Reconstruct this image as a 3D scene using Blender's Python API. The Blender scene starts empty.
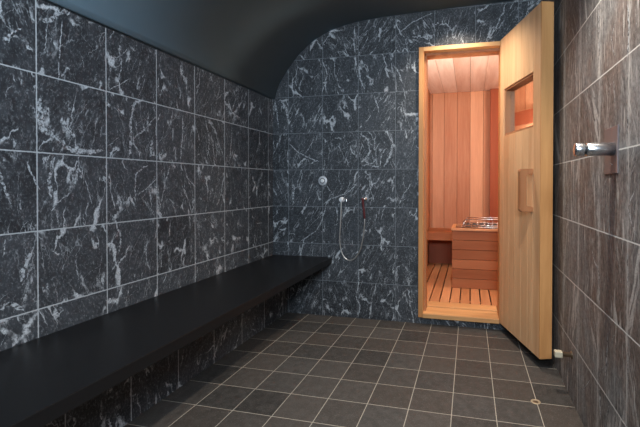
import bpy, bmesh, math, random
from mathutils import Vector, Matrix
S = bpy.context.scene
COL = S.collection
random.seed(7)
PI = math.pi

# ------------------------------------------------------------ camera, world, light, exposure
T = 0.2307
cd = bpy.data.cameras.new('camera'); cam = bpy.data.objects.new('camera', cd); COL.objects.link(cam)
cd.sensor_width = 36.0; cd.lens = 393.67 / 640 * 36.0
cd.shift_x = -(377.2 - 320) / 640; cd.shift_y = (189.07 - 213.5) / 640
cam.location = (0, 0, 1.0812)
cam.rotation_euler = (PI / 2 - 0.0109, -0.0016, T)
cd.clip_start = 0.02
S.camera = cam
S.view_settings.view_transform = 'Standard'; S.view_settings.look = 'None'
S.view_settings.exposure = 0.0; S.view_settings.gamma = 1.0
S.view_settings.use_curve_mapping = False
w = bpy.data.worlds.new('world'); S.world = w; w.use_nodes = True
w.node_tree.nodes['Background'].inputs[0].default_value = (0.02, 0.022, 0.025, 1)
w.node_tree.nodes['Background'].inputs[1].default_value = 0.1

def light(name, kind, loc, energy, color, rot=(0, 0, 0), size=0.1, size_y=None, spot=None, blend=0.5, spread=None):
    l = bpy.data.lights.new(name, kind); l.energy = energy; l.color = color
    if kind == 'AREA':
        l.size = size
        if size_y: l.shape = 'RECTANGLE'; l.size_y = size_y
        if spread: l.spread = spread
    else: l.shadow_soft_size = size
    if kind == 'SPOT': l.spot_size = spot; l.spot_blend = blend
    o = bpy.data.objects.new(name, l); COL.objects.link(o); o.location = loc; o.rotation_euler = rot
    return o
WARM = (1.0, 0.89, 0.77); COOL = (0.72, 0.86, 1.0)
DOWNLIGHTS = [(-0.10, 2.78), (0.16, 1.45), (0.14, 0.25)]
DOWN_E = [72, 130, 92]
DOWN_CONE = [2.1, 2.0, 2.0]
# added cool fill behind the camera, no opening there (large soft area)
light('cool_fill', 'AREA', (0.22, -0.75, 1.78), 108, COOL, (PI / 2 + 0.34, 0, 0.60), 0.9, 0.45)
light('sauna_wall_light', 'AREA', (-0.425, 3.23, 1.62), 19, (1.0, 0.90, 0.78), (PI / 2 + 0.55, 0, -0.15), 0.10, 0.5)
light('sauna_side_fill', 'POINT', (0.95, 3.65, 1.75), 36, (1.0, 0.88, 0.74), size=0.12)  # added unseen fill from the right side of the sauna

# ------------------------------------------------------------ node helper
class N:
    def __init__(s, name):
        s.m = bpy.data.materials.new(name); s.m.use_nodes = True
        s.t = s.m.node_tree; s.t.nodes.clear()
        s.out = s.t.nodes.new('ShaderNodeOutputMaterial')
        s.b = s.t.nodes.new('ShaderNodeBsdfPrincipled')
        s.t.links.new(s.b.outputs[0], s.out.inputs[0])
    def put(s, sock, v):
        if hasattr(v, 'is_output'): s.t.links.new(v, sock)
        elif isinstance(v, (tuple, list)) and len(v) == 3 and sock.type == 'RGBA': sock.default_value = (*v, 1)
        else: sock.default_value = v
    def math(s, op, a, b=0.0, c=None, clamp=False):
        n = s.t.nodes.new('ShaderNodeMath'); n.operation = op; n.use_clamp = clamp
        s.put(n.inputs[0], a); s.put(n.inputs[1], b)
        if c is not None: s.put(n.inputs[2], c)
        return n.outputs[0]
    def vm(s, op, a, b=(0, 0, 0), scale=None):
        n = s.t.nodes.new('ShaderNodeVectorMath'); n.operation = op
        s.put(n.inputs[0], a)
        if scale is not None: s.put(n.inputs['Scale'], scale)
        else: s.put(n.inputs[1], b)
        return n.outputs[0]
    def sep(s, v):
        n = s.t.nodes.new('ShaderNodeSeparateXYZ'); s.put(n.inputs[0], v); return n.outputs
    def comb(s, x, y, z=0.0):
        n = s.t.nodes.new('ShaderNodeCombineXYZ')
        for i, q in enumerate((x, y, z)): s.put(n.inputs[i], q)
        return n.outputs[0]
    def coord(s, k): return s.t.nodes.new('ShaderNodeTexCoord').outputs[k]
    def noise(s, v, scale, detail=4.0, rough=0.55, dist=0.0, col=False):
        n = s.t.nodes.new('ShaderNodeTexNoise'); s.put(n.inputs['Vector'], v)
        n.inputs['Scale'].default_value = scale; n.inputs['Detail'].default_value = detail
        n.inputs['Roughness'].default_value = rough; n.inputs['Distortion'].default_value = dist
        return n.outputs['Color' if col else 'Fac']
    def rnd(s, v):
        n = s.t.nodes.new('ShaderNodeTexWhiteNoise'); n.noise_dimensions = '3D'; s.put(n.inputs['Vector'], v)
        return n.outputs
    def ss(s, v, lo, hi, a=0.0, b=1.0):
        n = s.t.nodes.new('ShaderNodeMapRange'); n.interpolation_type = 'SMOOTHSTEP'
        s.put(n.inputs['Value'], v)
        for i, q in zip(('From Min', 'From Max', 'To Min', 'To Max'), (lo, hi, a, b)): s.put(n.inputs[i], q)
        return n.outputs[0]
    def mix(s, f, a, b, mode='MIX'):
        n = s.t.nodes.new('ShaderNodeMix'); n.data_type = 'RGBA'; n.blend_type = mode
        s.put(n.inputs['Factor'], f); s.put(n.inputs['A'] if 0 else n.inputs[6], a); s.put(n.inputs[7], b)
        return n.outputs[2]
    def attr(s, name):
        n = s.t.nodes.new('ShaderNodeAttribute'); n.attribute_name = name; return n.outputs['Fac']
    def bump(s, h, strength, dist=0.002):
        n = s.t.nodes.new('ShaderNodeBump'); n.inputs['Strength'].default_value = strength
        n.inputs['Distance'].default_value = dist; s.put(n.inputs['Height'], h)
        s.t.links.new(n.outputs[0], s.b.inputs['Normal'])
    def set(s, color=None, rough=None, metal=None, spec=None, **k):
        if color is not None: s.put(s.b.inputs['Base Color'], color)
        if rough is not None: s.put(s.b.inputs['Roughness'], rough)
        if metal is not None: s.put(s.b.inputs['Metallic'], metal)
        if spec is not None: s.put(s.b.inputs['Specular IOR Level'], spec)
        for q, v in k.items(): s.put(s.b.inputs[q.replace('_', ' ')], v)
        return s.m

def marble(name, pitch, gw, dark, light_c, vein, grout, rough=0.45, seed=0.0, stretch=1.0, va=1.0, angle=0.0):
    """dark veined stone tiles on UV measured in tiles"""
    k = N(name)
    uv = k.vm('MULTIPLY', k.coord('UV'), (1, 1, 0))
    x, y, _ = k.sep(uv)
    cx, cy = k.math('FLOOR', x), k.math('FLOOR', y)
    fx, fy = k.math('FRACT', x), k.math('FRACT', y)
    ex = k.math('SUBTRACT', 0.5, k.math('ABSOLUTE', k.math('SUBTRACT', fx, 0.5)))
    ey = k.math('SUBTRACT', 0.5, k.math('ABSOLUTE', k.math('SUBTRACT', fy, 0.5)))
    ex0 = ex
    if stretch > 2: ex = k.math('MULTIPLY', ex, 2.2)
    wob = k.math('MULTIPLY', k.math('SUBTRACT', k.noise(uv, 26.0, 2.0), 0.5), 0.012)
    e = k.math('ADD', k.math('MINIMUM', ex, ey), wob)
    g = k.ss(e, gw / pitch * 0.42, gw / pitch * 0.62, 1.0, 0.0)
    r = k.rnd(k.comb(cx, cy, seed))
    rv = k.sep(r['Color']); rr = r['Value']
    lx = k.math('MULTIPLY', fx, pitch); ly = k.math('MULTIPLY', fy, pitch)
    a = k.math('ADD', k.math('MULTIPLY', k.math('SUBTRACT', rv[0], 0.5), 1.1), angle)
    ca, sa = k.math('COSINE', a), k.math('SINE', a)
    px = k.math('SUBTRACT', k.math('MULTIPLY', lx, ca), k.math('MULTIPLY', ly, sa))
    py = k.math('ADD', k.math('MULTIPLY', lx, sa), k.math('MULTIPLY', ly, ca))
    off = k.vm('SCALE', r['Color'], scale=37.0)
    q = k.vm('ADD', k.comb(px, k.math('MULTIPLY', py, 0.60 / stretch), 0.0), off)
    q2 = k.vm('ADD', k.comb(px, k.math('MULTIPLY', py, 0.16 / stretch), 0.7), off)
    warp = k.vm('SCALE', k.vm('SUBTRACT', k.noise(q, 22.0, 5.0, 0.62, col=True), (0.5, 0.5, 0.5)), scale=0.055)
    warpf = k.vm('SCALE', k.vm('SUBTRACT', k.noise(q, 60.0, 4.0, 0.6, col=True), (0.5, 0.5, 0.5)), scale=0.022)
    def crack(v, sc, wd):
        n = k.t.nodes.new('ShaderNodeTexVoronoi'); n.feature = 'DISTANCE_TO_EDGE'
        k.put(n.inputs['Vector'], v); n.inputs['Scale'].default_value = sc
        return k.ss(n.outputs['Distance'], k.math('MULTIPLY', wd, 0.25), wd, 1.0, 0.0)
    def iso(v, sc, wd, det=2.0):
        n = k.noise(v, sc, det, 0.45, 0.0)
        return k.ss(k.math('ABSOLUTE', k.math('SUBTRACT', n, 0.5)), wd * 0.25, wd, 1.0, 0.0)
    m1 = k.ss(k.noise(q, 11.0, 3.0, 0.6), 0.50, 0.60)
    m2 = k.ss(k.noise(k.vm('ADD', q, (5, 3, 1)), 15.0, 3.0, 0.6), 0.53, 0.62)
    m3 = k.ss(k.noise(k.vm('ADD', q, (7, 1, 3)), 12.0, 3.0, 0.65), 0.50, 0.60)
    wid = k.ss(k.noise(k.vm('ADD', q, (1, 6, 2)), 16.0, 3.0, 0.6), 0.4, 0.75, 0.012, 0.10)
    v1 = k.math('MULTIPLY', crack(k.vm('ADD', q, warp), 6.5, wid), m1)
    v2 = k.math('MULTIPLY', iso(k.vm('ADD', q2, warpf), 20.0, 0.028, 1.0), m2)
    v3 = k.math('MULTIPLY', crack(k.vm('ADD', q2, warpf), 24.0, 0.03), m3)
    # cloudy patches made of fine flecks
    pm = k.ss(k.noise(k.vm('ADD', q, (2, 8, 3)), 10.0, 4.0, 0.65), 0.60, 0.70)
    pf = k.ss(k.noise(q, 85.0, 5.0, 0.75), 0.46, 0.62)
    pt = k.math('MULTIPLY', pm, pf)
    fl = k.math('MULTIPLY', k.ss(k.noise(q, 120.0, 5.0, 0.75), 0.50, 0.70), 0.26)
    t = k.math('MAXIMUM', k.math('MULTIPLY', v1, 0.95), k.math('MULTIPLY', v2, 0.8))
    t = k.math('MAXIMUM', t, k.math('MULTIPLY', v3, 0.5))
    t = k.math('MAXIMUM', t, k.math('MULTIPLY', pt, 0.75))
    t = k.math('MULTIPLY', t, k.ss(k.noise(uv, 45.0, 4.0, 0.7), 0.30, 0.62, 0.30, va), clamp=True)
    t = k.math('MAXIMUM', t, fl)
    bs = k.math('ADD', k.math('MULTIPLY', rv[2], 0.40), k.ss(k.noise(q, 26.0, 6.0, 0.75), 0.3, 0.7, -0.1, 0.6), clamp=True)
    base = k.mix(bs, dark, light_c)
    if stretch > 2:      # long vertical bedding streaks run through this cut of the stone
        sv_ = k.noise(k.comb(k.math('MULTIPLY', x, 7.0), k.math('MULTIPLY', y, 0.35), seed), 1.0, 5.0, 0.65, 0.3)
        base = k.mix(k.math('MULTIPLY', k.ss(sv_, 0.50, 0.72), 0.50), base, (0.30, 0.29, 0.28))
        base = k.mix(k.math('MULTIPLY', k.ss(sv_, 0.48, 0.30), 0.5), base, (0.05, 0.045, 0.043))
        sk = k.noise(k.comb(k.math('MULTIPLY', x, 26.0), k.math('MULTIPLY', y, 16.0), seed), 1.0, 6.0, 0.8)
        base = k.mix(k.ss(sk, 0.36, 0.66), k.mix(1.0, base, (0.5, 0.5, 0.5), 'MULTIPLY'), k.mix(1.0, base, (1.0, 1.0, 1.0), 'ADD') if 0 else k.mix(0.28, base, (0.36, 0.35, 0.35)))
        br = k.noise(k.comb(k.math('MULTIPLY', x, 1.1), k.math('MULTIPLY', y, 0.5), 3.0), 1.0, 2.0)
        base = k.mix(k.ss(br, 0.42, 0.60), base, k.mix(1.0, base, (0.95, 0.78, 0.70), 'MULTIPLY'))
        sf = k.noise(k.comb(k.math('MULTIPLY', x, 30.0), k.math('MULTIPLY', y, 2.0), seed), 1.0, 5.0, 0.7, 0.4)
        base = k.mix(k.math('MULTIPLY', k.ss(sf, 0.55, 0.66), 0.75), base, vein)
    if stretch > 2:      # quartz seams follow the vertical joints of this cut
        sm = k.math('MULTIPLY', k.ss(ex0, 0.0, 0.11, 1.0, 0.0), k.ss(k.noise(k.comb(k.math('MULTIPLY', x, 22.0), k.math('MULTIPLY', y, 5.0), 2.0), 1.0, 6.0, 0.75, 0.6), 0.42, 0.62))
        t = k.math('MAXIMUM', t, k.math('MULTIPLY', sm, 0.75))
    c = k.mix(t, base, vein)
    c = k.mix(g, c, grout)
    rg = k.math('ADD', rough, k.math('MULTIPLY', k.noise(uv, 9.0, 4.0), 0.2))
    rg = k.math('MAXIMUM', rg, k.math('MULTIPLY', g, 0.85))
    h = k.math('ADD', k.math('MULTIPLY', k.noise(uv, 18.0, 5.0, 0.6), 0.5), k.math('MULTIPLY', g, -1.2))
    k.bump(h, 0.35, 0.003)
    return k.set(c, rg, spec=0.4)

def floor_mat():
    k = N('slate_floor_tiles')
    uv = k.vm('MULTIPLY', k.coord('UV'), (1, 1, 0)); x, y, _ = k.sep(uv)
    fx, fy = k.math('FRACT', x), k.math('FRACT', y)
    ex = k.math('SUBTRACT', 0.5, k.math('ABSOLUTE', k.math('SUBTRACT', fx, 0.5)))
    ey = k.math('SUBTRACT', 0.5, k.math('ABSOLUTE', k.math('SUBTRACT', fy, 0.5)))
    e = k.math('ADD', k.math('MINIMUM', ex, ey), k.math('MULTIPLY', k.math('SUBTRACT', k.noise(uv, 20.0, 2.0), 0.5), 0.012))
    g = k.ss(e, 0.006, 0.012, 1.0, 0.0)
    r = k.rnd(k.comb(k.math('FLOOR', x), k.math('FLOOR', y), 2.0)); rv = k.sep(r['Color'])
    off = k.vm('ADD', uv, k.vm('SCALE', r['Color'], scale=23.0))
    n = k.noise(off, 5.0, 6.0, 0.68); n2 = k.noise(off, 28.0, 4.0, 0.7)
    f = k.math('ADD', k.math('MULTIPLY', rv[0], 0.55), k.math('MULTIPLY', k.ss(n, 0.3, 0.75), 0.5), clamp=True)
    c = k.mix(f, (0.022, 0.0205, 0.019), (0.085, 0.079, 0.073))
    c = k.mix(k.math('MULTIPLY', rv[1], 0.5), c, (0.075, 0.058, 0.046))
    n3 = k.noise(off, 75.0, 3.0, 0.7)
    c = k.mix(k.math('MULTIPLY', k.ss(n2, 0.55, 0.72), 0.35), c, (0.26, 0.25, 0.23))
    c = k.mix(k.math('MULTIPLY', k.ss(n3, 0.60, 0.70), 0.45), c, (0.32, 0.30, 0.28))
    c = k.mix(g, c, (0.40, 0.36, 0.30))
    k.bump(k.math('ADD', n, k.math('MULTIPLY', g, -0.8)), 0.4, 0.003)
    return k.set(c, k.math('ADD', 0.5, k.math('MULTIPLY', n2, 0.25)), spec=0.35)

def wood(name, c1, c2, axis, var=0.5, rough=0.5, scale=1.0, tint=None):
    """grain running along local axis; 'rnd' face attribute gives each board its own tone"""
    k = N(name)
    r = k.attr('rnd')
    p = k.coord('Object')
    sc = [14.0 * scale] * 3; sc[axis] = 1.1 * scale
    v = k.vm('ADD', k.vm('MULTIPLY', p, tuple(sc)), k.comb(k.math('MULTIPLY', r, 41.0), k.math('MULTIPLY', r, 17.0), k.math('MULTIPLY', r, 29.0)))
    n = k.noise(v, 1.0, 4.0, 0.55, 0.8); n2 = k.noise(v, 6.0, 3.0, 0.6)
    f = k.math('ADD', k.math('MULTIPLY', k.ss(n, 0.3, 0.7), 1.0 - var), k.math('MULTIPLY', k.math('FRACT', k.math('MULTIPLY', r, 7.31)), var))
    f = k.math('ADD', f, k.math('MULTIPLY', k.math('SUBTRACT', n2, 0.5), 0.35), clamp=True)
    c = k.mix(f, c1, c2)
    k.bump(n2, 0.12, 0.001)
    return k.set(c, rough, spec=0.3)

def plain(name, c, rough=0.5, metal=0.0, spec=0.5, nscale=None, amt=0.3):
    k = N(name)
    col = c
    if nscale:
        n = k.noise(k.coord('Object'), nscale, 5.0, 0.6)
        col = k.mix(k.math('MULTIPLY', n, amt), c, tuple(min(1, q * 1.9 + 0.01) for q in c))
        k.bump(n, 0.08, 0.002)
    return k.set(col, rough, metal, spec)

STONE = dict(dark=(0.016, 0.018, 0.021), light_c=(0.062, 0.067, 0.075), vein=(0.60, 0.62, 0.64))
M = {}
M['left'] = marble('black_marble_left', 0.2996, 0.0045, grout=(0.42, 0.43, 0.44), seed=1.0, **STONE)
M['back'] = marble('black_marble_back', 0.305, 0.0035, grout=(0.20, 0.215, 0.23), seed=4.0, **STONE)
M['right'] = marble('black_marble_right_lit', 0.305, 0.0048, dark=(0.062, 0.061, 0.062), light_c=(0.26, 0.26, 0.265),
                    vein=(0.52, 0.50, 0.48), grout=(0.62, 0.61, 0.59), seed=9.0, stretch=4.0, angle=0.0)  # same stone as the other walls, downlight brightness put into paler colours
kv = N('white_quartz_vein')
nv = kv.noise(kv.coord('Object'), 95.0, 5.0, 0.7)
kv.set(kv.mix(kv.ss(nv, 0.40, 0.58), (0.05, 0.053, 0.058), (0.46, 0.48, 0.50)), 0.5)
M['vein'] = kv.m
M['floor'] = floor_mat()
M['plaster'] = plain('blue_grey_plaster', (0.135, 0.200, 0.245), 0.75, spec=0.25, nscale=9, amt=0.12)
M['gap'] = plain('dark_shadow_gap', (0.012, 0.014, 0.017), 0.8)
M['granite'] = plain('black_honed_granite', (0.005, 0.005, 0.0055), 0.36, spec=0.30, nscale=60, amt=0.3)
M['chrome'] = plain('brushed_chrome', (0.75, 0.76, 0.78), 0.27, 1.0)
M['chrome_b'] = plain('polished_steel_plate', (0.15, 0.12, 0.12), 0.42, 0.0)
M['satin'] = plain('satin_steel', (0.62, 0.63, 0.65), 0.5, 0.3)
M['white'] = plain('white_enamel', (0.8, 0.8, 0.8), 0.3)
M['blackp'] = plain('black_rubber', (0.012, 0.012, 0.012), 0.5)
M['cream'] = plain('cream_rubber', (0.50, 0.44, 0.32), 0.6)
M['bronze'] = plain('aged_bronze', (0.20, 0.14, 0.09), 0.4, 0.8)
M['redp'] = plain('dark_red_plastic', (0.10, 0.018, 0.02), 0.35)
M['hose'] = plain('metal_hose', (0.55, 0.53, 0.50), 0.35, 0.8)
M['door_v'] = wood('pale_cedar_vertical', (0.58, 0.31, 0.15), (0.84, 0.54, 0.29), 2, 0.45, 0.5)
M['door_h'] = wood('pale_cedar_horizontal', (0.50, 0.25, 0.10), (0.74, 0.42, 0.18), 0, 0.4, 0.5)
M['edge_v'] = wood('honey_cedar_edge', (0.48, 0.215, 0.075), (0.66, 0.33, 0.125), 2, 0.3, 0.5)
M['handle'] = wood('reddish_cedar_handle', (0.32, 0.13, 0.055), (0.46, 0.21, 0.095), 2, 0.3, 0.45)
M['cedar_v'] = wood('red_cedar_wall', (0.36, 0.130, 0.058), (0.68, 0.37, 0.215), 2, 0.75, 0.55)
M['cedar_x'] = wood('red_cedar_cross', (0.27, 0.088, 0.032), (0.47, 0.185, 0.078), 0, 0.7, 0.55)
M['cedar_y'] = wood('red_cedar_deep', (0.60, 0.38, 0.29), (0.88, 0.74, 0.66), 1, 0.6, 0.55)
M['deck'] = wood('orange_cedar_deck', (0.40, 0.165, 0.065), (0.68, 0.34, 0.165), 1, 0.7, 0.5)
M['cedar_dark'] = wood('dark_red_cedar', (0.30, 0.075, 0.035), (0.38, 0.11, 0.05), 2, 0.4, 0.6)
M['rock'] = plain('sauna_stone', (0.05, 0.045, 0.045), 0.8, nscale=30, amt=0.8)
kg = N('clear_glass'); kg.set((0.95, 0.93, 0.91), 0.0, metal=0.72, spec=0.5); kg.put(kg.b.inputs['Transmission Weight'], 1.0); kg.put(kg.b.inputs['IOR'], 1.5)
M['glass'] = kg.m
def emis(name, c, s):
    k = N(name); k.set((0.8, 0.8, 0.8), 0.5); k.put(k.b.inputs['Emission Color'], c); k.put(k.b.inputs['Emission Strength'], s); return k.m

# ------------------------------------------------------------ mesh helper
class MB:
    def __init__(s):
        s.bm = bmesh.new(); s.r = s.bm.faces.layers.float.new('rnd'); s.uv = s.bm.loops.layers.uv.new('UVMap')
    def _tag(s, faces, rnd, mat, smooth=False):
        r = random.random() if rnd is None else rnd
        for f in faces: f[s.r] = r; f.material_index = mat; f.smooth = smooth
    def box(s, x0, x1, y0, y1, z0, z1, rnd=None, bev=0.0, mat=0, xf=None):
        g = bmesh.ops.create_cube(s.bm, size=1.0); vs = g['verts']
        for v in vs:
            v.co = Vector(((x0 + x1) / 2 + v.co.x * (x1 - x0), (y0 + y1) / 2 + v.co.y * (y1 - y0), (z0 + z1) / 2 + v.co.z * (z1 - z0)))
        if bev:
            es = list({e for v in vs for e in v.link_edges})
            r = bmesh.ops.bevel(s.bm, geom=es, offset=bev, segments=2, affect='EDGES', profile=0.5)
            vs = list({v for f in r['faces'] for v in f.verts} | {v for v in vs if v.is_valid})
        fs = {f for v in vs for f in v.link_faces}
        if xf is not None:
            for v in vs: v.co = xf @ v.co
        s._tag(fs, rnd, mat); return s
    def prism(s, pts, a, b, axis, rnd=None, mat=0, smooth=False):
        """pts 2D polygon, extruded from a to b along axis (0,1,2)"""
        def mk(p, h):
            if axis == 0: return (h, p[0], p[1])
            if axis == 1: return (p[0], h, p[1])
            return (p[0], p[1], h)
        A = [s.bm.verts.new(mk(p, a)) for p in pts]; B = [s.bm.verts.new(mk(p, b)) for p in pts]
        fs = [s.bm.faces.new(A), s.bm.faces.new(B[::-1])]
        n = len(pts)
        sd = [s.bm.faces.new((A[i], B[i], B[(i + 1) % n], A[(i + 1) % n])) for i in range(n)]
        s._tag(fs + sd, rnd, mat)
        if smooth:
            for f in sd: f.smooth = True
        return s
    def lathe(s, prof, origin, axis, seg=32, rnd=None, mat=0, smooth=True):
        """prof: (distance along axis, radius)"""
        ax = Vector(axis).normalized(); u = ax.orthogonal().normalized(); v = ax.cross(u); o = Vector(origin)
        rings = []
        for d, r in prof:
            if r < 1e-6: rings.append([s.bm.verts.new(o + ax * d)])
            else: rings.append([s.bm.verts.new(o + ax * d + (u * math.cos(2 * PI * i / seg) + v * math.sin(2 * PI * i / seg)) * r) for i in range(seg)])
        fs = []
        for A, B in zip(rings, rings[1:]):
            for i in range(seg):
                j = (i + 1) % seg
                if len(A) == 1 and len(B) == 1: continue
                if len(A) == 1: fs.append(s.bm.faces.new((A[0], B[i], B[j])))
                elif len(B) == 1: fs.append(s.bm.faces.new((A[i], B[0], A[j])))
                else: fs.append(s.bm.faces.new((A[i], B[i], B[j], A[j])))
        s._tag(fs, rnd, mat, smooth); return s
    def tube(s, pts, r, seg=10, rnd=None, mat=0, closed=False):
        P = [Vector(p) for p in pts]; n = len(P); rings = []; up = None
        for i, p in enumerate(P):
            if closed: t = P[(i + 1) % n] - P[i - 1]
            else: t = P[min(i + 1, n - 1)] - P[max(i - 1, 0)]
            t.normalize()
            u = t.orthogonal().normalized() if up is None else (up - t * up.dot(t)).normalized()
            up = u; v = t.cross(u)
            rr = r(i / (n - 1)) if callable(r) else r
            rings.append([s.bm.verts.new(p + (u * math.cos(2 * PI * k / seg) + v * math.sin(2 * PI * k / seg)) * rr) for k in range(seg)])
        fs = []
        pairs = list(zip(rings, rings[1:])) + ([(rings[-1], rings[0])] if closed else [])
        for A, B in pairs:
            for k in range(seg): fs.append(s.bm.faces.new((A[k], B[k], B[(k + 1) % seg], A[(k + 1) % seg])))
        if not closed: fs += [s.bm.faces.new(rings[0][::-1]), s.bm.faces.new(rings[-1])]
        s._tag(fs, rnd, mat, True); return s
    def ribbon(s, pts, widths, place, off=0.0006, mat=1):
        """a thin vein inlay: pts in wall (u,z) metres, place(u,z,off)->xyz"""
        n = len(pts); L = []; R = []
        for i, p in enumerate(pts):
            a = Vector(pts[max(i - 1, 0)]); b = Vector(pts[min(i + 1, n - 1)]); t = (b - a)
            if t.length < 1e-6: t = Vector((1, 0))
            t.normalize(); q = Vector((-t.y, t.x)) * widths[i] / 2; c = Vector(p)
            L.append(s.bm.verts.new(place(*(c + q), off))); R.append(s.bm.verts.new(place(*(c - q), off)))
        fs = [s.bm.faces.new((L[i], R[i], R[i + 1], L[i + 1])) for i in range(n - 1)]
        s._tag(fs, 0.5, mat); return s
    def uvmap(s, fn):
        s.bm.normal_update()
        for f in s.bm.faces:
            for l in f.loops: l[s.uv].uv = fn(l.vert.co, f.normal)
        return s
    def build(s, name, mats, parent=None, loc=None, rotz=0.0, recalc=True):
        if recalc: bmesh.ops.recalc_face_normals(s.bm, faces=s.bm.faces)
        me = bpy.data.meshes.new(name); s.bm.to_mesh(me); s.bm.free()
        for m in (mats if isinstance(mats, (list, tuple)) else [mats]): me.materials.append(m)
        o = bpy.data.objects.new(name, me); COL.objects.link(o)
        if parent: o.parent = parent
        if loc: o.location = loc
        o.rotation_euler.z = rotz
        return o
def tag(o, label=None, cat=None, group=None, kind=None):
    for k, v in (('label', label), ('category', cat), ('group', group), ('kind', kind)):
        if v: o[k] = v
    return o
def empty(name, loc=(0, 0, 0), rz=0.0):
    o = bpy.data.objects.new(name, None); COL.objects.link(o); o.location = loc; o.rotation_euler.z = rz
    o.empty_display_size = 0.05; return o

XL, XR, YB, YF = -1.630, 0.503, 3.060, -1.35
P = 0.305; Z0 = 0.2897
DX0, DX1, DZ0, DZ1 = -0.385, 0.260, 0.055, 2.140      # door frame outer
ARCH = [(-1.630, 1.807), (-1.607, 1.808), (-1.604, 1.835), (-1.594, 1.872), (-1.577, 1.915), (-1.550, 1.964), (-1.505, 2.030), (-1.448, 2.102), (-1.382, 2.176),
        (-1.315, 2.233), (-1.249, 2.277), (-1.185, 2.310), (-1.118, 2.339), (-1.050, 2.359), (-0.98, 2.375), (-0.88, 2.392),
        (-0.78, 2.402), (-0.60, 2.413), (-0.38, 2.420), (0.0, 2.429), (0.25, 2.435), (XR, 2.440)]

# ------------------------------------------------------------ setting: steam room shell
f = MB().box(XL - .1, XR + .1, YF - .1, YB + .1, -0.10, 0.0)
f.uvmap(lambda c, n: ((c.x + 1.3041) / .2042 + 20, (c.y - (3.0597 - .1693)) / .2042 + 40))
tag(f.build('floor', M['floor']), kind='structure')

def scratches(u0, u1, z0, z1, n, lean, wd=(.0008, .0022)):
    rg = random.Random(int(u0 * 100) + n); out = []
    for _ in range(n):
        u, z = rg.uniform(u0, u1), rg.uniform(z0, z1); a = PI / 2 + rg.gauss(lean, .38); L = rg.uniform(.03, .15) * (1.5 if rg.random() < .15 else 1)
        c, s_ = math.cos(a), math.sin(a); k = rg.uniform(-.15, .15) * L
        p0 = (u - c * L / 2, z - s_ * L / 2); p1 = (u - s_ * k, z + c * k); p2 = (u + c * L / 2, z + s_ * L / 2)
        ou, oz, p = GRID; fl = lambda v, o: math.floor((v - o) / p)
        if fl(p0[1], oz) != fl(p2[1], oz) or fl(p0[0], ou) != fl(p2[0], ou): continue     # a vein ends at its tile's edge
        out.append(([p0, p1, p2], rg.uniform(*wd) * (2.2 if rg.random() < .12 else 1)))
    return out
# left wall
lw = MB().box(XL - .1, XL, YF - .1, YB + .1, 0, 1.800)
lw.uvmap(lambda c, n: ((c.y - 1.1827) / .2996 + 20, (c.z - Z0) / P + 20))
LV = []
M_left_mats = [M['left'], M['vein']]
left_wall = lw
# back wall, the arch-topped tile face with the door hole
arch_l = [p for p in ARCH if p[0] < DX0]
bw = MB()
zc = 2.42
bw.prism([(XL - .02, 0), (DX0, 0), (DX0, zc)] + arch_l[::-1] + [(XL - .02, 1.808)], YB, YB + .12, 1)
bw.prism([(DX0, DZ1), (DX1, DZ1), (DX1, 2.4353), (0.0, 2.429), (DX0, 2.42)], YB, YB + .12, 1)
bw.prism([(DX1, 0), (XR + .02, 0), (XR + .02, 2.44), (DX1, 2.4353)], YB, YB + .12, 1)
bw.prism([(DX0, 0), (DX1, 0), (DX1, DZ0), (DX0, DZ0)], YB, YB + .12, 1)
back_wall = bw
# right wall
rw = MB().box(XR, XR + .1, YF - .1, YB + .12, 0, 2.44)
right_wall = rw
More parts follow.
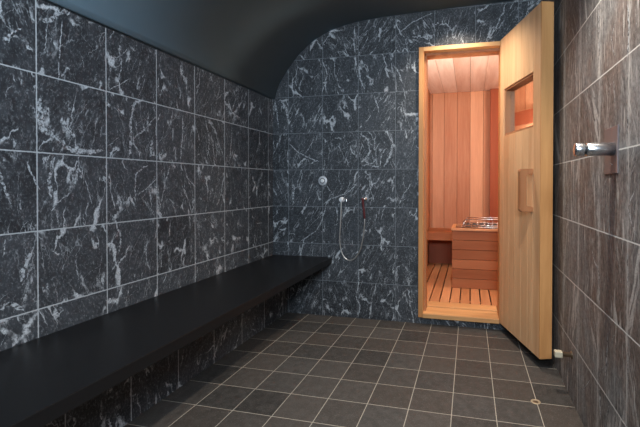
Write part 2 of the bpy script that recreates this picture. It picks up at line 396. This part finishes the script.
# prominent quartz veins of individual tiles, in wall coordinates (metres)
VEINS_LEFT = [
    ([(1.19, 1.725), (1.212, 1.727), (1.235, 1.734), (1.263, 1.767), (1.299, 1.791), (1.316, 1.802)], 0.0129),
    ([(1.227, 1.725), (1.219, 1.651), (1.211, 1.597)], 0.0032),
    ([(1.283, 1.755), (1.274, 1.621), (1.265, 1.489)], 0.0039),
    ([(1.197, 1.418), (1.189, 1.362), (1.198, 1.313), (1.236, 1.282), (1.304, 1.239), (1.378, 1.228), (1.47, 1.234)], 0.0181),
    ([(1.278, 1.366), (1.3, 1.315), (1.338, 1.278)], 0.0117),
    ([(1.251, 1.192), (1.227, 1.091), (1.234, 1.023)], 0.0128),
    ([(1.319, 1.053), (1.269, 1.017), (1.233, 0.971)], 0.0043),
    ([(1.342, 1.164), (1.382, 1.092), (1.409, 0.994)], 0.0045),
    ([(1.64, 1.503), (1.618, 1.375), (1.617, 1.281), (1.605, 1.206)], 0.0119),
    ([(1.781, 1.442), (1.691, 1.355), (1.629, 1.302)], 0.0074),
    ([(1.75, 1.316), (1.743, 1.262), (1.736, 1.225)], 0.0126),
    ([(1.722, 1.18), (1.656, 1.144), (1.642, 1.071), (1.642, 0.989)], 0.0073),
    ([(1.779, 1.116), (1.715, 1.063), (1.655, 1.028)], 0.0054),
    ([(1.981, 1.493), (1.972, 1.34), (1.959, 1.206)], 0.0074),
    ([(2.236, 1.402), (2.266, 1.308), (2.266, 1.223)], 0.0063),
    ([(2.421, 1.667), (2.468, 1.592), (2.567, 1.566)], 0.0125),
    ([(2.467, 1.487), (2.455, 1.359), (2.437, 1.232)], 0.0073),
    ([(1.059, 1.129), (1.071, 1.079), (1.09, 1.009)], 0.0072),
    ([(1.159, 0.827), (1.144, 0.776), (1.122, 0.717)], 0.0151),
    ([(1.055, 0.633), (1.087, 0.645), (1.133, 0.605)], 0.0146),
    ([(1.151, 1.173), (1.164, 1.113), (1.193, 1.059)], 0.0061),
    ([(1.069, 1.597), (1.091, 1.619), (1.114, 1.635)], 0.0102),
    ([(1.134, 1.665), (1.107, 1.633), (1.088, 1.593)], 0.0044),
    ([(1.877, 1.185), (1.839, 1.079), (1.803, 0.944)], 0.0066),
    ([(2.177, 1.502), (2.216, 1.368), (2.195, 1.238)], 0.0061),
    ([(1.546, 1.73), (1.563, 1.649), (1.54, 1.558)], 0.0054),
    ([(1.509, 0.938), (1.552, 0.839), (1.54, 0.745)], 0.0076),
    ([(1.72, 0.792), (1.707, 0.716), (1.732, 0.633)], 0.0054),
]
VEINS_BACK = [
    ([(-1.488, 1.429), (-1.385, 1.344), (-1.21, 1.272)], 0.0087),
    ([(-0.862, 1.494), (-0.804, 1.449), (-0.779, 1.345)], 0.0103),
    ([(-0.771, 1.36), (-0.804, 1.305), (-0.854, 1.265)], 0.0141),
    ([(-0.837, 1.297), (-0.787, 1.241), (-0.696, 1.224)], 0.0141),
    ([(-0.845, 1.233), (-0.762, 1.256), (-0.713, 1.296)], 0.0096),
    ([(-0.664, 1.223), (-0.615, 1.318), (-0.591, 1.412)], 0.0190),
    ([(-0.696, 1.232), (-0.68, 1.319), (-0.64, 1.374)], 0.0102),
    ([(-1.187, 1.677), (-1.284, 1.552)], 0.0066),
    ([(-1.378, 0.603), (-1.216, 0.732), (-1.144, 0.935), (-1.066, 0.983), (-0.967, 1.018), (-0.892, 1.085)], 0.0079),
    ([(-1.152, 1.088), (-1.091, 0.998)], 0.0059),
    ([(-1.45, 1.096), (-1.437, 1.029), (-1.45, 0.911)], 0.0175),
    ([(-0.538, 0.932), (-0.483, 1.034), (-0.44, 1.096)], 0.0088),
    ([(-0.779, 1.188), (-0.778, 1.075), (-0.755, 0.997), (-0.745, 0.944)], 0.0064),
    ([(-1.565, 1.798), (-1.51, 1.736), (-1.487, 1.592)], 0.0176),
    ([(-0.557, 2.259), (-0.46, 2.332), (-0.365, 2.377), (-0.283, 2.401)], 0.0069),
    ([(-0.365, 2.366), (-0.303, 2.284)], 0.0062),
    ([(-0.905, 2.361), (-0.913, 2.249), (-0.905, 2.144)], 0.0104),
    ([(-0.57, 2.009), (-0.514, 1.873)], 0.0139),
    ([(0.252, 2.418), (0.212, 2.307), (0.143, 2.167)], 0.0095),
    ([(-0.147, 2.3), (-0.188, 2.174)], 0.0061),
    ([(-0.872, 0.4), (-0.872, 0.279), (-0.894, 0.176), (-0.861, 0.109), (-0.871, 0.027)], 0.0078),
    ([(-1.187, 2.108), (-1.144, 1.982), (-1.187, 1.837)], 0.0092),
    ([(-0.854, 2.084), (-0.871, 1.965), (-0.821, 1.842)], 0.0116),
    ([(-1.347, 1.995), (-1.391, 1.889), (-1.364, 1.855)], 0.0067),
    ([(-0.73, 1.479), (-0.746, 1.36)], 0.0077),
    ([(-1.611, 1.8), (-1.574, 1.562)], 0.0109),
]
VEINS_RIGHT = [
    ([(1.734, 1.07), (1.73, 0.919)], 0.0051),
    ([(2.029, 1.049), (2.026, 0.926)], 0.0053),
    ([(2.222, 1.056), (2.241, 0.977), (2.284, 0.927)], 0.0042),
    ([(1.82, 0.808), (1.778, 0.763), (1.726, 0.724), (1.722, 0.573)], 0.0065),
    ([(2.328, 0.863), (2.314, 0.385)], 0.0061),
    ([(1.829, 1.497), (1.785, 1.403), (1.792, 1.326)], 0.0040),
    ([(1.577, 1.481), (1.558, 1.342)], 0.0046),
    ([(1.451, 1.676), (1.441, 1.587), (1.447, 1.491)], 0.0105),
    ([(1.752, 1.81), (1.749, 1.705), (1.746, 1.576)], 0.0071),
    ([(1.622, 0.541), (1.625, 0.442), (1.645, 0.342)], 0.0072),
    ([(1.708, 0.28), (1.687, 0.149)], 0.0125),
    ([(1.82, 0.261), (1.938, 0.15)], 0.0042),
    ([(1.444, 1.327), (1.45, 1.23)], 0.0066),
    ([(1.382, 1.066), (1.436, 1.001), (1.371, 0.927)], 0.0063),
    ([(1.434, 0.87), (1.43, 0.708)], 0.0047),
    ([(2.037, 1.343), (2.033, 1.2)], 0.0053),
    ([(2.353, 1.716), (2.346, 1.495)], 0.0071),
    ([(2.297, 1.378), (2.249, 1.266), (2.248, 1.203)], 0.0051),
    ([(1.56, 1.668), (1.599, 1.611), (1.557, 1.525)], 0.0043),
    ([(1.428, 0.611), (1.423, 0.384)], 0.0039),
    ([(2.205, 1.94), (2.183, 1.891), (2.142, 1.835)], 0.0065),
    ([(1.891, 0.753), (1.843, 0.59), (1.745, 0.456)], 0.0034),
]

def cat2(c, k=6):
    c = [Vector(q) for q in c]; c = [2 * c[0] - c[1]] + c + [2 * c[-1] - c[-2]]; o = []
    for i in range(1, len(c) - 2):
        for j in range(k):
            t = j / k; a, b_, d, e = c[i - 1], c[i], c[i + 1], c[i + 2]
            o.append(.5 * ((2 * b_) + (d - a) * t + (2 * a - 5 * b_ + 4 * d - e) * t * t + (3 * b_ - a - 3 * d + e) * t ** 3))
    o.append(c[-2]); return o
def add_veins(mb, lst, place):
    for pts, wd in lst:
        p = cat2(pts, 9); n = len(p); o = Vector((0, 0)); q = []; ws = []
        for i, c in enumerate(p):
            o = o * .6 + Vector((random.uniform(-1, 1), random.uniform(-1, 1))) * (.0022 + wd * .22)
            env = min(1, i / 2.5, (n - 1 - i) / 2.5)
            q.append(c + o * env); ws.append(max(.0007, wd * (.12 + env * random.uniform(.45, 1.25))))
        mb.ribbon(q, ws, place)
GRID = (1.1827, Z0, .2996)
add_veins(lw, VEINS_LEFT + scratches(.75, 3.02, .50, 1.78, 420, -.3, (.0008, .0019)), lambda u, z, o: (XL + o, u, z))
lw.build('wall_left', M_left_mats, recalc=False)['kind'] = 'structure'
bw.uvmap(lambda c, n: ((c.x + 1.486) / .3049 + 20, (c.z - Z0) / P + 20))
bmesh.ops.recalc_face_normals(bw.bm, faces=bw.bm.faces)
GRID = (-1.486, Z0, .305)
add_veins(bw, VEINS_BACK + scratches(-1.60, -.40, .02, 2.0, 300, -.45) + scratches(-1.1, .22, 2.16, 2.33, 60, -.35), lambda u, z, o: (u, YB - o, z))
bw.build('wall_back', [M['back'], M['vein']], recalc=False)['kind'] = 'structure'
rw.uvmap(lambda c, n: ((c.y - 1.436) / .298 + 20, (c.z - Z0) / P + 20))
GRID = (1.436, Z0, .3)
add_veins(rw, VEINS_RIGHT + scratches(1.2, 2.6, .02, 2.35, 260, 0.1), lambda u, z, o: (XR - o, u, z))
rw.build('wall_right', [M['right'], M['vein']], recalc=False)['kind'] = 'structure'
fw = MB().box(XL, XR, YF - .1, YF, 0, 2.45)
fw.uvmap(lambda c, n: (c.x / P, c.z / P))
tag(fw.build('wall_front', M['back']), kind='structure')
# vaulted ceiling shell
cl = MB()
outer = [(p[0] + (-.08 if p[0] < -1.2 else 0), p[1] + .10) for p in ARCH]
ring = ARCH + [(XR + .1, 2.44), (XR + .1, 2.56)] + outer[::-1] + [(XL - .1, 1.9), (XL - .1, 1.807)]
cl.prism(ring, YF - .1, YB + .0005, 1, smooth=False)
for fc in cl.bm.faces:
    fc.smooth = abs(fc.normal.y) < 0.5 if fc.normal.length else True
cobj = cl.build('ceiling', M['plaster']); cobj['kind'] = 'structure'
me = cobj.data
for poly in me.polygons: poly.use_smooth = abs(poly.normal.y) < 0.5
tr = MB().box(XL - .1, XL - .006, YF - .1, YB, 1.800, 1.807)  # near-black strip, the shade of the recess put into its colour
tag(tr.build('gap_shade_strip', M['gap']), kind='structure')

# downlights in the ceiling (recessed housings with lit lens)
for (x, y), e, cone in zip(DOWNLIGHTS, DOWN_E, DOWN_CONE):
    zc2 = 2.432
    root = empty('ceiling_downlight', (x, y, zc2))
    lbl = {2.78: 'recessed ceiling downlight nearest the sauna door', 1.45: 'recessed ceiling downlight in the middle of the vault', 0.25: 'recessed ceiling downlight above the camera'}[y]
    tag(root, lbl, 'ceiling light', 'recessed ceiling downlights')
    MB().lathe([(0.004, .032), (0.0, .048), (-.006, .048), (-.006, .030), (0.004, .030)], (0, 0, 0), (0, 0, 1)).build('trim_ring', M['chrome'], root)
    MB().lathe([(-.002, 0), (-.002, .030), (.002, .030), (.002, 0)], (0, 0, 0), (0, 0, 1)).build('lens', emis('lamp_lens', (1, .88, .72, 1), 6), root)
    light('downlight_beam', 'SPOT', (x, y, zc2 - .02), e, WARM, (0, 0, 0), .03, spot=cone, blend=1.0)

# ------------------------------------------------------------ stone bench
bench = empty('stone_bench', (-1.36, 1.0, 0))
tag(bench, 'long black granite bench along the marble left wall', 'bench')
def onb(o): o.parent = bench; o.matrix_parent_inverse = Matrix.Translation((1.36, -1.0, 0)); return o
onb(MB().box(XL + .001, -1.100, YF, YB, .437, .485, bev=.003).build('seat_slab', M['granite']))
bs = MB().box(XL + .001, -1.50, YF, YB, 0, .437); bs.uvmap(lambda c, n: ((c.y - 1.1827) / .2996 + 20, (c.z - Z0) / P + 20))
onb(bs.build('tiled_base', M['left']))

# ------------------------------------------------------------ door frame and leaf
t2 = empty('trim_2', (-.065, YB, .055)); t2['kind'] = 'structure'
def fr(mb, name, mat):
    o = mb.build(name, mat, t2); o.matrix_parent_inverse = Matrix.Translation((.065, -YB, -.055)); return o
YO = 3.035; YI = 3.20
fr(MB().box(DX0, -.348, YO, YI, DZ0, DZ1, rnd=.3, bev=.002), 'jamb', M['edge_v'])
fr(MB().box(-.348, -.333, 3.095, YI, DZ0 + .03, DZ1 - .03, rnd=.1, bev=.001), 'door_stop_strip', M['handle'])
fr(MB().box(.215, DX1, YO, YI, DZ0, DZ1, rnd=.6, bev=.002), 'jamb', M['edge_v'])
fr(MB().box(-.348, .215, YO, YI, 2.108, DZ1, rnd=.5, bev=.002), 'head', M['door_h'])
fr(MB().box(-.348, .215, 3.095, YI, 2.090, 2.108, rnd=.2, bev=.001), 'head_stop_strip', M['handle'])
fr(MB().box(-.348, .215, YO - .012, YI, DZ0, .089, rnd=.75, bev=.003), 'threshold', M['door_h'])
fr(MB().box(-.348, .215, YI, 3.33, DZ0, .100, rnd=.9, bev=.003), 'inner_threshold', M['door_h'])

ha = (.216, 3.028)
ang = math.atan2(2.455 - 3.035, .392 - .21)       # direction of the leaf
door = empty('door_1', (ha[0], ha[1], .066), ang)
tag(door, 'pale cedar sauna door standing open with small window', kind='structure')
LW, LT, LH = .607, .072, 2.076                      # local: x along the leaf, +y towards the right wall
WX0, WX1, WZ0, WZ1 = .070, .517, 1.366, 1.700
def dp(mb, name, mat, par=door): return mb.build(name, mat, par)
b = MB()
st = .055
cols = [0, .070, .165, .262, .36, .455, .517, LW]
for i, (a, c) in enumerate(zip(cols, cols[1:])):
    rr = [.1, .62, .35, .8, .5, .9, .72][i]
    inner = WX0 - 1e-4 <= a and c <= WX1 + 1e-4
    g = .0008
    if inner:
        b.box(a + g, c - g, 0, LT, 0, WZ0, rnd=rr, bev=.0012); b.box(a + g, c - g, 0, LT, WZ1, LH, rnd=rr, bev=.0012)
    else: b.box(a + g, c - g, 0, LT, 0, LH, rnd=rr, bev=.0012)
dp(b, 'door_boards', M['door_v'])
dp(MB().box(LW, LW + .012, -.001, LT + .001, 0, LH, rnd=.4, bev=.002), 'edge_lipping', M['edge_v'])
wf = MB()
for q in ((WX0, WX1, .006, LT - .006, WZ1 - .014, WZ1), (WX0, WX1, .006, LT - .006, WZ0, WZ0 + .014),
          (WX0, WX0 + .014, .006, LT - .006, WZ0 + .014, WZ1 - .014), (WX1 - .014, WX1, .006, LT - .006, WZ0 + .014, WZ1 - .014)):
    wf.box(*q, rnd=.2, bev=.001)
wfo = dp(wf, 'window_frame', M['handle'])
MB().box(WX0 + .010, WX1 - .010, .040, .046, WZ0 + .010, WZ1 - .010).build('window_pane', M['glass'], wfo)
# D handle
hb = MB(); hz0, hz1 = .853, 1.113
ring_o = [(-.070, hz0), (0, hz0), (0, hz0 + .030), (-.036, hz0 + .032), (-.044, hz0 + .042), (-.044, hz1 - .042), (-.036, hz1 - .032), (0, hz1 - .030),
          (0, hz1), (-.070, hz1), (-.082, hz1 - .012), (-.079, hz1 - .06), (-.079, hz0 + .06), (-.082, hz0 + .012)]
hb.prism(ring_o, .490, .526, 0, rnd=.3)
bmesh.ops.bevel(hb.bm, geom=list(hb.bm.edges), offset=.003, segments=2, affect='EDGES')
dp(hb, 'handle', M['handle'])['label'] = 'reddish wooden D handle'
for z in (.25, 1.0, 1.85):
    dp(MB().lathe([(-.045, 0), (-.045, .007), (.045, .007), (.045, 0)], (-.007, .012, z), (0, 0, 1), 16), 'hinge', M['chrome'])

# ------------------------------------------------------------ shower fittings on the back wall
sv = empty('shower_thermostat', (-1.179, YB, 1.113))
tag(sv, 'small round chrome control knob on the back wall, left of the hose', 'shower control')
MB().lathe([(0, 0), (0, .037), (-.004, .039), (-.008, .036), (-.010, .026), (-.010, 0)], (0, 0, 0), (0, 1, 0)).build('rosette', M['satin'], sv)
MB().lathe([(-.009, .021), (-.011, .022), (-.013, .022), (-.014, .020), (-.014, 0)], (0, 0, 0), (0, 1, 0)).build('indicator_ring', M['blackp'], sv)
MB().lathe([(-.014, .0165), (-.021, .015), (-.022, .012), (-.022, 0)], (0, 0, 0), (0, 1, 0)).build('knob', M['white'], sv)

hs = empty('hand_shower', (-1.012, YB, .960))
tag(hs, 'hand shower with looped metal hose and dark red handpiece on the back wall', 'hand shower')
MB().lathe([(0, 0), (0, .022), (-.004, .022), (-.006, .013), (-.018, .013), (-.020, .017), (-.034, .017), (-.036, .013), (-.036, 0)], (0, 0, 0), (0, 1, 0)).build('wall_outlet', M['white'], hs)
MB().tube([(.010, -.006, .0), (.020, -.014, .012), (.034, -.018, .010), (.042, -.018, -.006), (.044, -.018, -.018)], .0055).build('lever', M['chrome'], hs)
hp_ = []
A = (0.0, -.028, -.014); Bq = (.198, -.030, -.142)
ctrl = [A, (-.001, -.030, -.12), (-.008, -.030, -.24), (-.012, -.028, -.33), (.000, -.026, -.41), (.025, -.025, -.463), (.062, -.025, -.488),
        (.105, -.025, -.478), (.145, -.026, -.43), (.172, -.027, -.36), (.188, -.028, -.27), (.196, -.030, -.20), Bq]
def catmull(c, k=8):
    c = [Vector(q) for q in c]; c = [c[0]] + c + [c[-1]]; o = []
    for i in range(1, len(c) - 2):
        for j in range(k):
            t = j / k; a, b_, d, e = c[i - 1], c[i], c[i + 1], c[i + 2]
            o.append(.5 * ((2 * b_) + (d - a) * t + (2 * a - 5 * b_ + 4 * d - e) * t * t + (3 * b_ - a - 3 * d + e) * t ** 3))
    o.append(c[-2]); return o
MB().tube(catmull(ctrl), .0048, 10).build('hose', M['hose'], hs)
MB().lathe([(0, .005), (.01, .008), (.04, .009), (.10, .0085), (.14, .009), (.155, .012), (.165, .012), (.168, 0)], (.198, -.030, -.150), (-.10, -.05, 1)).build('handpiece', M['redp'], hs)
MB().lathe([(0, 0), (0, .018), (-.004, .018), (-.006, .010), (-.030, .010), (-.030, 0)], (.192, 0, .006), (0, 1, 0)).build('holder', M['chrome'], hs)

# ------------------------------------------------------------ chrome valve on the right wall
vy = 1.60
vv = empty('shower_valve', (XR, vy, 1.21)); tag(vv, 'chrome cylinder lever valve sticking out of the right wall', 'shower valve')
MB().box(-.004, 0, -.078, .060, -.088, .082, bev=.0015).build('wall_plate', M['chrome_b'], vv)
MB().lathe([(.004, 0), (.004, .024), (.092, .024), (.094, .0225), (.094, 0)], (0, -.04, 0), (-1, 0, 0), 40).build('valve_body', M['chrome'], vv)
MB().lathe([(.094, 0), (.094, .018), (.102, .018), (.102, 0)], (0, -.04, 0), (-1, 0, 0), 40).build('black_collar', M['blackp'], vv)['label'] = 'black collar ring'
MB().lathe([(.102, 0), (.102, .0225), (.104, .024), (.129, .024), (.132, .022), (.132, 0)], (0, -.04, 0), (-1, 0, 0), 40).build('turning_grip', M['chrome'], vv)
MB().lathe([(.004, 0), (.004, .004), (.006, .0035), (.006, 0)], (0, -.02, -.055), (-1, 0, 0), 16).build('screw', M['chrome'], vv)
# door stop, low on the right wall
dsx = empty('door_stop', (XR, 2.14, .228)); tag(dsx, 'small door stop with cream bumper low on the right wall', 'door stop')
MB().lathe([(0, 0), (0, .020), (.004, .020), (.005, .011), (.045, .011), (.045, 0)], (0, 0, 0), (-1, 0, 0)).build('stop_stem', M['bronze'], dsx)
MB().box(-.082, -.045, -.017, .017, -.015, .015, bev=.004).build('bumper', M['cream'], dsx)
# floor ring
fd = empty('floor_socket', (.325, 2.082, 0)); tag(fd, 'tiny worn brass ring set in the floor at a tile joint', 'floor fitting')
MB().lathe([(0, .013), (.0015, .014), (.002, .019), (.0015, .023), (0, .024)], (0, 0, 0), (0, 0, 1)).build('ring', plain('worn_brass', (.42, .33, .22), .5, .3), fd)
MB().lathe([(0, .013), (.0008, .012), (.0008, 0)], (0, 0, 0), (0, 0, 1)).build('socket_hole', M['bronze'], fd)

# ------------------------------------------------------------ sauna cabin
SX0, SX1, SY0, SY1, SZC = -.50, 1.25, 3.20, 5.10, 2.255
tag(MB().box(SX0 - .05, SX1 + .05, SY0, SY1 + .05, -.10, .045).build('floor', plain('sauna_concrete', (.10, .06, .045), .8)), kind='structure')
sb = MB(); xs = [SX0 - .0, -.470, -.320, -.157, .004, .163, .245, .40, .56, .72, .88, 1.04, 1.20, SX1]
tones = [.86, .93, .03, .90, .05, .71, .92, .3, .5, .9, .2, .6, .4]
TN = [.10, .55, .30, .22, .95, .45, .05, .3, .5, .8, .2, .6, .4]
for (a, c), tn in zip(zip(xs, xs[1:]), TN):
    sb.box(a + .0015, c - .0015, SY1, SY1 + .02, .045, SZC, rnd=tn / 7.31, bev=.001)
tag(sb.build('wall_sauna_back', M['cedar_v']), kind='structure')
def planks_y(xface, sgn, name):
    m = MB(); y = SY0
    while y < SY1 - .01:
        m.box(min(xface, xface + sgn * .02), max(xface, xface + sgn * .02), y + .0015, min(y + .155, SY1) - .0015, .045, SZC, bev=.001); y += .155
    tag(m.build(name, M['cedar_v']), kind='structure')
planks_y(SX0, -1, 'wall_sauna_left'); planks_y(SX1, 1, 'wall_sauna_right')
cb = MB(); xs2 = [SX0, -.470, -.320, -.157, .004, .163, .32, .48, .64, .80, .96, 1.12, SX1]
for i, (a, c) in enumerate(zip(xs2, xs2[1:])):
    cb.box(a + .0012, c - .0012, SY0, SY1, SZC, SZC + .02, rnd=[.9, .8, .98, .35, .6, .45, .5, .7, .3, .6, .8, .4][i] / 7.31, bev=.0008)  # left planks paler: lamp glow on that side put into their tones
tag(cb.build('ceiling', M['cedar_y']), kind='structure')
fi = MB()
fi.box(SX0 - .02, -.36, SY0 - .02, SY0, .045, SZC, rnd=.1); fi.box(.26, SX1, SY0 - .02, SY0, .045, SZC, rnd=.1); fi.box(-.36, .26, SY0 - .02, SY0, 2.142, SZC, rnd=.1)
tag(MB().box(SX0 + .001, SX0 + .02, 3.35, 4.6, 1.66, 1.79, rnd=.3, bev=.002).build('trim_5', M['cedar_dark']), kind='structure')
tag(fi.build('wall_sauna_front', M['cedar_v']), kind='structure')
# added curved board standing in for the shaded ceiling inside the doorway
shade_outline = [(SX0, SZC), (SX0, 2.09)] + [(-.40 + .22 * (1 - math.cos(a)), 2.10 + .068 * math.sin(a)) for a in [i * PI / 16 for i in range(9)]] + [(SX1, 2.175), (SX1, SZC)]
tag(MB().prism(shade_outline, 3.28, 3.30, 1, rnd=.12).build('ceiling_shade_board', M['cedar_x']), kind='structure')
# dark upright board on the back wall
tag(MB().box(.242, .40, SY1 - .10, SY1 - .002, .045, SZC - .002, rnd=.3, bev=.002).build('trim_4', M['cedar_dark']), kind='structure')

def pgroup(root, items):
    for mb, name, mat in items:
        o = mb.build(name, mat, root); o.matrix_parent_inverse = Matrix.Translation(-Vector(root.location))
sbn = empty('sauna_bench', (0, 4.85, .10)); tag(sbn, 'low cedar bench along the back wall inside the sauna', 'bench')
seat = MB(); y = 4.61
for i in range(4): seat.box(SX0 + .003, SX1 - .003, y, y + .112, .500, .530, bev=.002); y += .119
pgroup(sbn, [(seat, 'seat', M['cedar_x']), (MB().box(SX0 + .003, SX1 - .003, 4.585, 4.608, .440, .530, rnd=.62, bev=.002), 'front_rail', M['cedar_x']),
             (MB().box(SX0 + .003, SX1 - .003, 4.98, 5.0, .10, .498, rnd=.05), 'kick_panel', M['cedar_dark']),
             (MB().box(SX1 - .07, SX1 - .02, 4.70, 4.95, .10, .50, rnd=.4), 'bench_leg', M['cedar_x'])])
# duckboards
dk = empty('duckboard', (.0, 3.9, .045)); tag(dk, 'slatted cedar duckboard floor inside the sauna', 'duckboard')
d1 = MB(); x = SX0 + .006
k = 0
while x < SX1 - .07:
    d1.box(x, x + .074, 3.332, 4.97, .075, .100, bev=.002, rnd=((k * .37) % 1)); x += .0845; k += 1
bat = MB()
for yy in (3.45, 4.2, 4.85): bat.box(SX0 + .006, SX1 - .01, yy, yy + .05, .0455, .075)
pgroup(dk, [(d1, 'slats', M['deck']), (bat, 'batten', M['deck'])])
# heater guard
gx0, gx1, gy0, gy1, gzt = -.161, .62, 3.81, 4.25, .668
hg = empty('heater_guard', (.2, 4.0, .10)); tag(hg, 'slatted cedar box guard around the sauna heater', 'heater guard')
fs_ = MB(); ls_ = MB(); lr_ = MB(); z = .101; n = 6; hh = (gzt - .02 - .101) / n
for i in range(n):
    r_ = random.random()
    fs_.box(gx0, gx1, gy0, gy0 + .02, z + .002, z + hh - .002, bev=.002, rnd=r_)
    ls_.box(gx0, gx0 + .02, gy0 + .021, gy1, z + .0015, z + hh - .0015, bev=.0015)
    lr_.box(gx1 - .02, gx1, gy0 + .021, gy1, z + .0015, z + hh - .0015, bev=.0015)
    z += hh
rim = MB(); rim.box(gx0 - .008, gx1 + .008, gy0 - .010, gy0 + .028, gzt - .02, gzt, rnd=.4, bev=.002)
rim.box(gx0 - .008, gx0 + .030, gy0 + .029, gy1 + .01, gzt - .02, gzt, rnd=.6, bev=.002); rim.box(gx1 - .03, gx1 + .008, gy0 + .029, gy1 + .01, gzt - .02, gzt, rnd=.5, bev=.002)
rim.box(gx0 + .031, gx1 - .031, gy1 - .025, gy1 + .01, gzt - .02, gzt, rnd=.3, bev=.002)
pgroup(hg, [(fs_, 'front_slats', M['cedar_x']), (ls_, 'side_slats', M['deck']), (lr_, 'side_slats', M['deck']), (rim, 'rim', M['deck'])])
# heater
he = empty('sauna_heater', (.23, 4.03, .10)); tag(he, 'steel sauna heater with rail frame and stones behind the wooden guard', 'sauna heater')
hx0, hx1, hy0, hy1 = -.070, .50, 3.88, 4.18
cas = MB().box(hx0 + .01, hx1 - .01, hy0 + .01, hy1 - .01, .101, .648, bev=.006)
rail = MB()
def loop(z, i=0.0): return [(hx0 + i, hy0 + i, z), (hx1 - i, hy0 + i, z), (hx1 - i, hy1 - i, z), (hx0 + i, hy1 - i, z)]
def lp(z, i, r):
    c = loop(z, i)
    for a, b_ in zip(c, c[1:] + c[:1]): rail.tube([a, b_], r, 8)
lp(.672, 0, .007); lp(.690, .004, .005); lp(.748, .045, .006)
for a, b_ in zip(loop(.69, .004), loop(.748, .045)): rail.tube([a, b_], .005, 8)
for i in range(1, 8):
    t = i / 8; xx = hx0 + (hx1 - hx0) * t
    rail.tube([(xx, hy0 + .004, .69), (xx, hy0 + .045, .748)], .0025, 6)
    rail.tube([(hx0 + .045 + (hx1 - hx0 - .09) * t, hy0 + .045, .748), (hx0 + .045 + (hx1 - hx0 - .09) * t, hy1 - .045, .748)], .0025, 6)
pgroup(he, [(cas, 'casing', plain('dark_steel', (.06, .06, .06), .4, .8)), (rail, 'rail_frame', M['chrome'])])
rk = MB(); ii = 0
for ix in range(8):
    for iy in range(4):
        g = bmesh.ops.create_icosphere(rk.bm, subdivisions=2, radius=.03)
        mtx = Matrix.Translation((hx0 + .055 + ix * .066, hy0 + .052 + iy * .066, .670)) @ Matrix.Rotation(ii * 1.3, 4, 'Z'); ii += 1
        for v in g['verts']:
            v.co *= random.uniform(.85, 1.08); v.co.z *= .75; v.co = mtx @ v.co
ro = rk.build('stones', M['rock'], he); ro.matrix_parent_inverse = Matrix.Translation(-Vector(he.location)); ro['kind'] = 'stuff'; ro['label'] = 'dark stones piled in the heater'
# lamp inside the cabin, and a plate added for the unseen right-hand fill
sl = empty('sauna_lamp', (-.425, 3.2, 1.62)); tag(sl, 'narrow upright lamp inside the sauna, left of the doorway', 'wall lamp')
MB().box(-.05, .05, .001, .012, -.22, .22, bev=.003).build('back_plate', M['white'], sl)
sl2 = empty('sauna_lamp', (1.25, 3.65, 1.75)); tag(sl2, 'round plate added at the unseen fill light on the right sauna wall', 'wall lamp')
MB().lathe([(0, 0), (0, .05), (.015, .05), (.02, 0)], (0, 0, 0), (-1, 0, 0)).build('back_plate', M['white'], sl2)
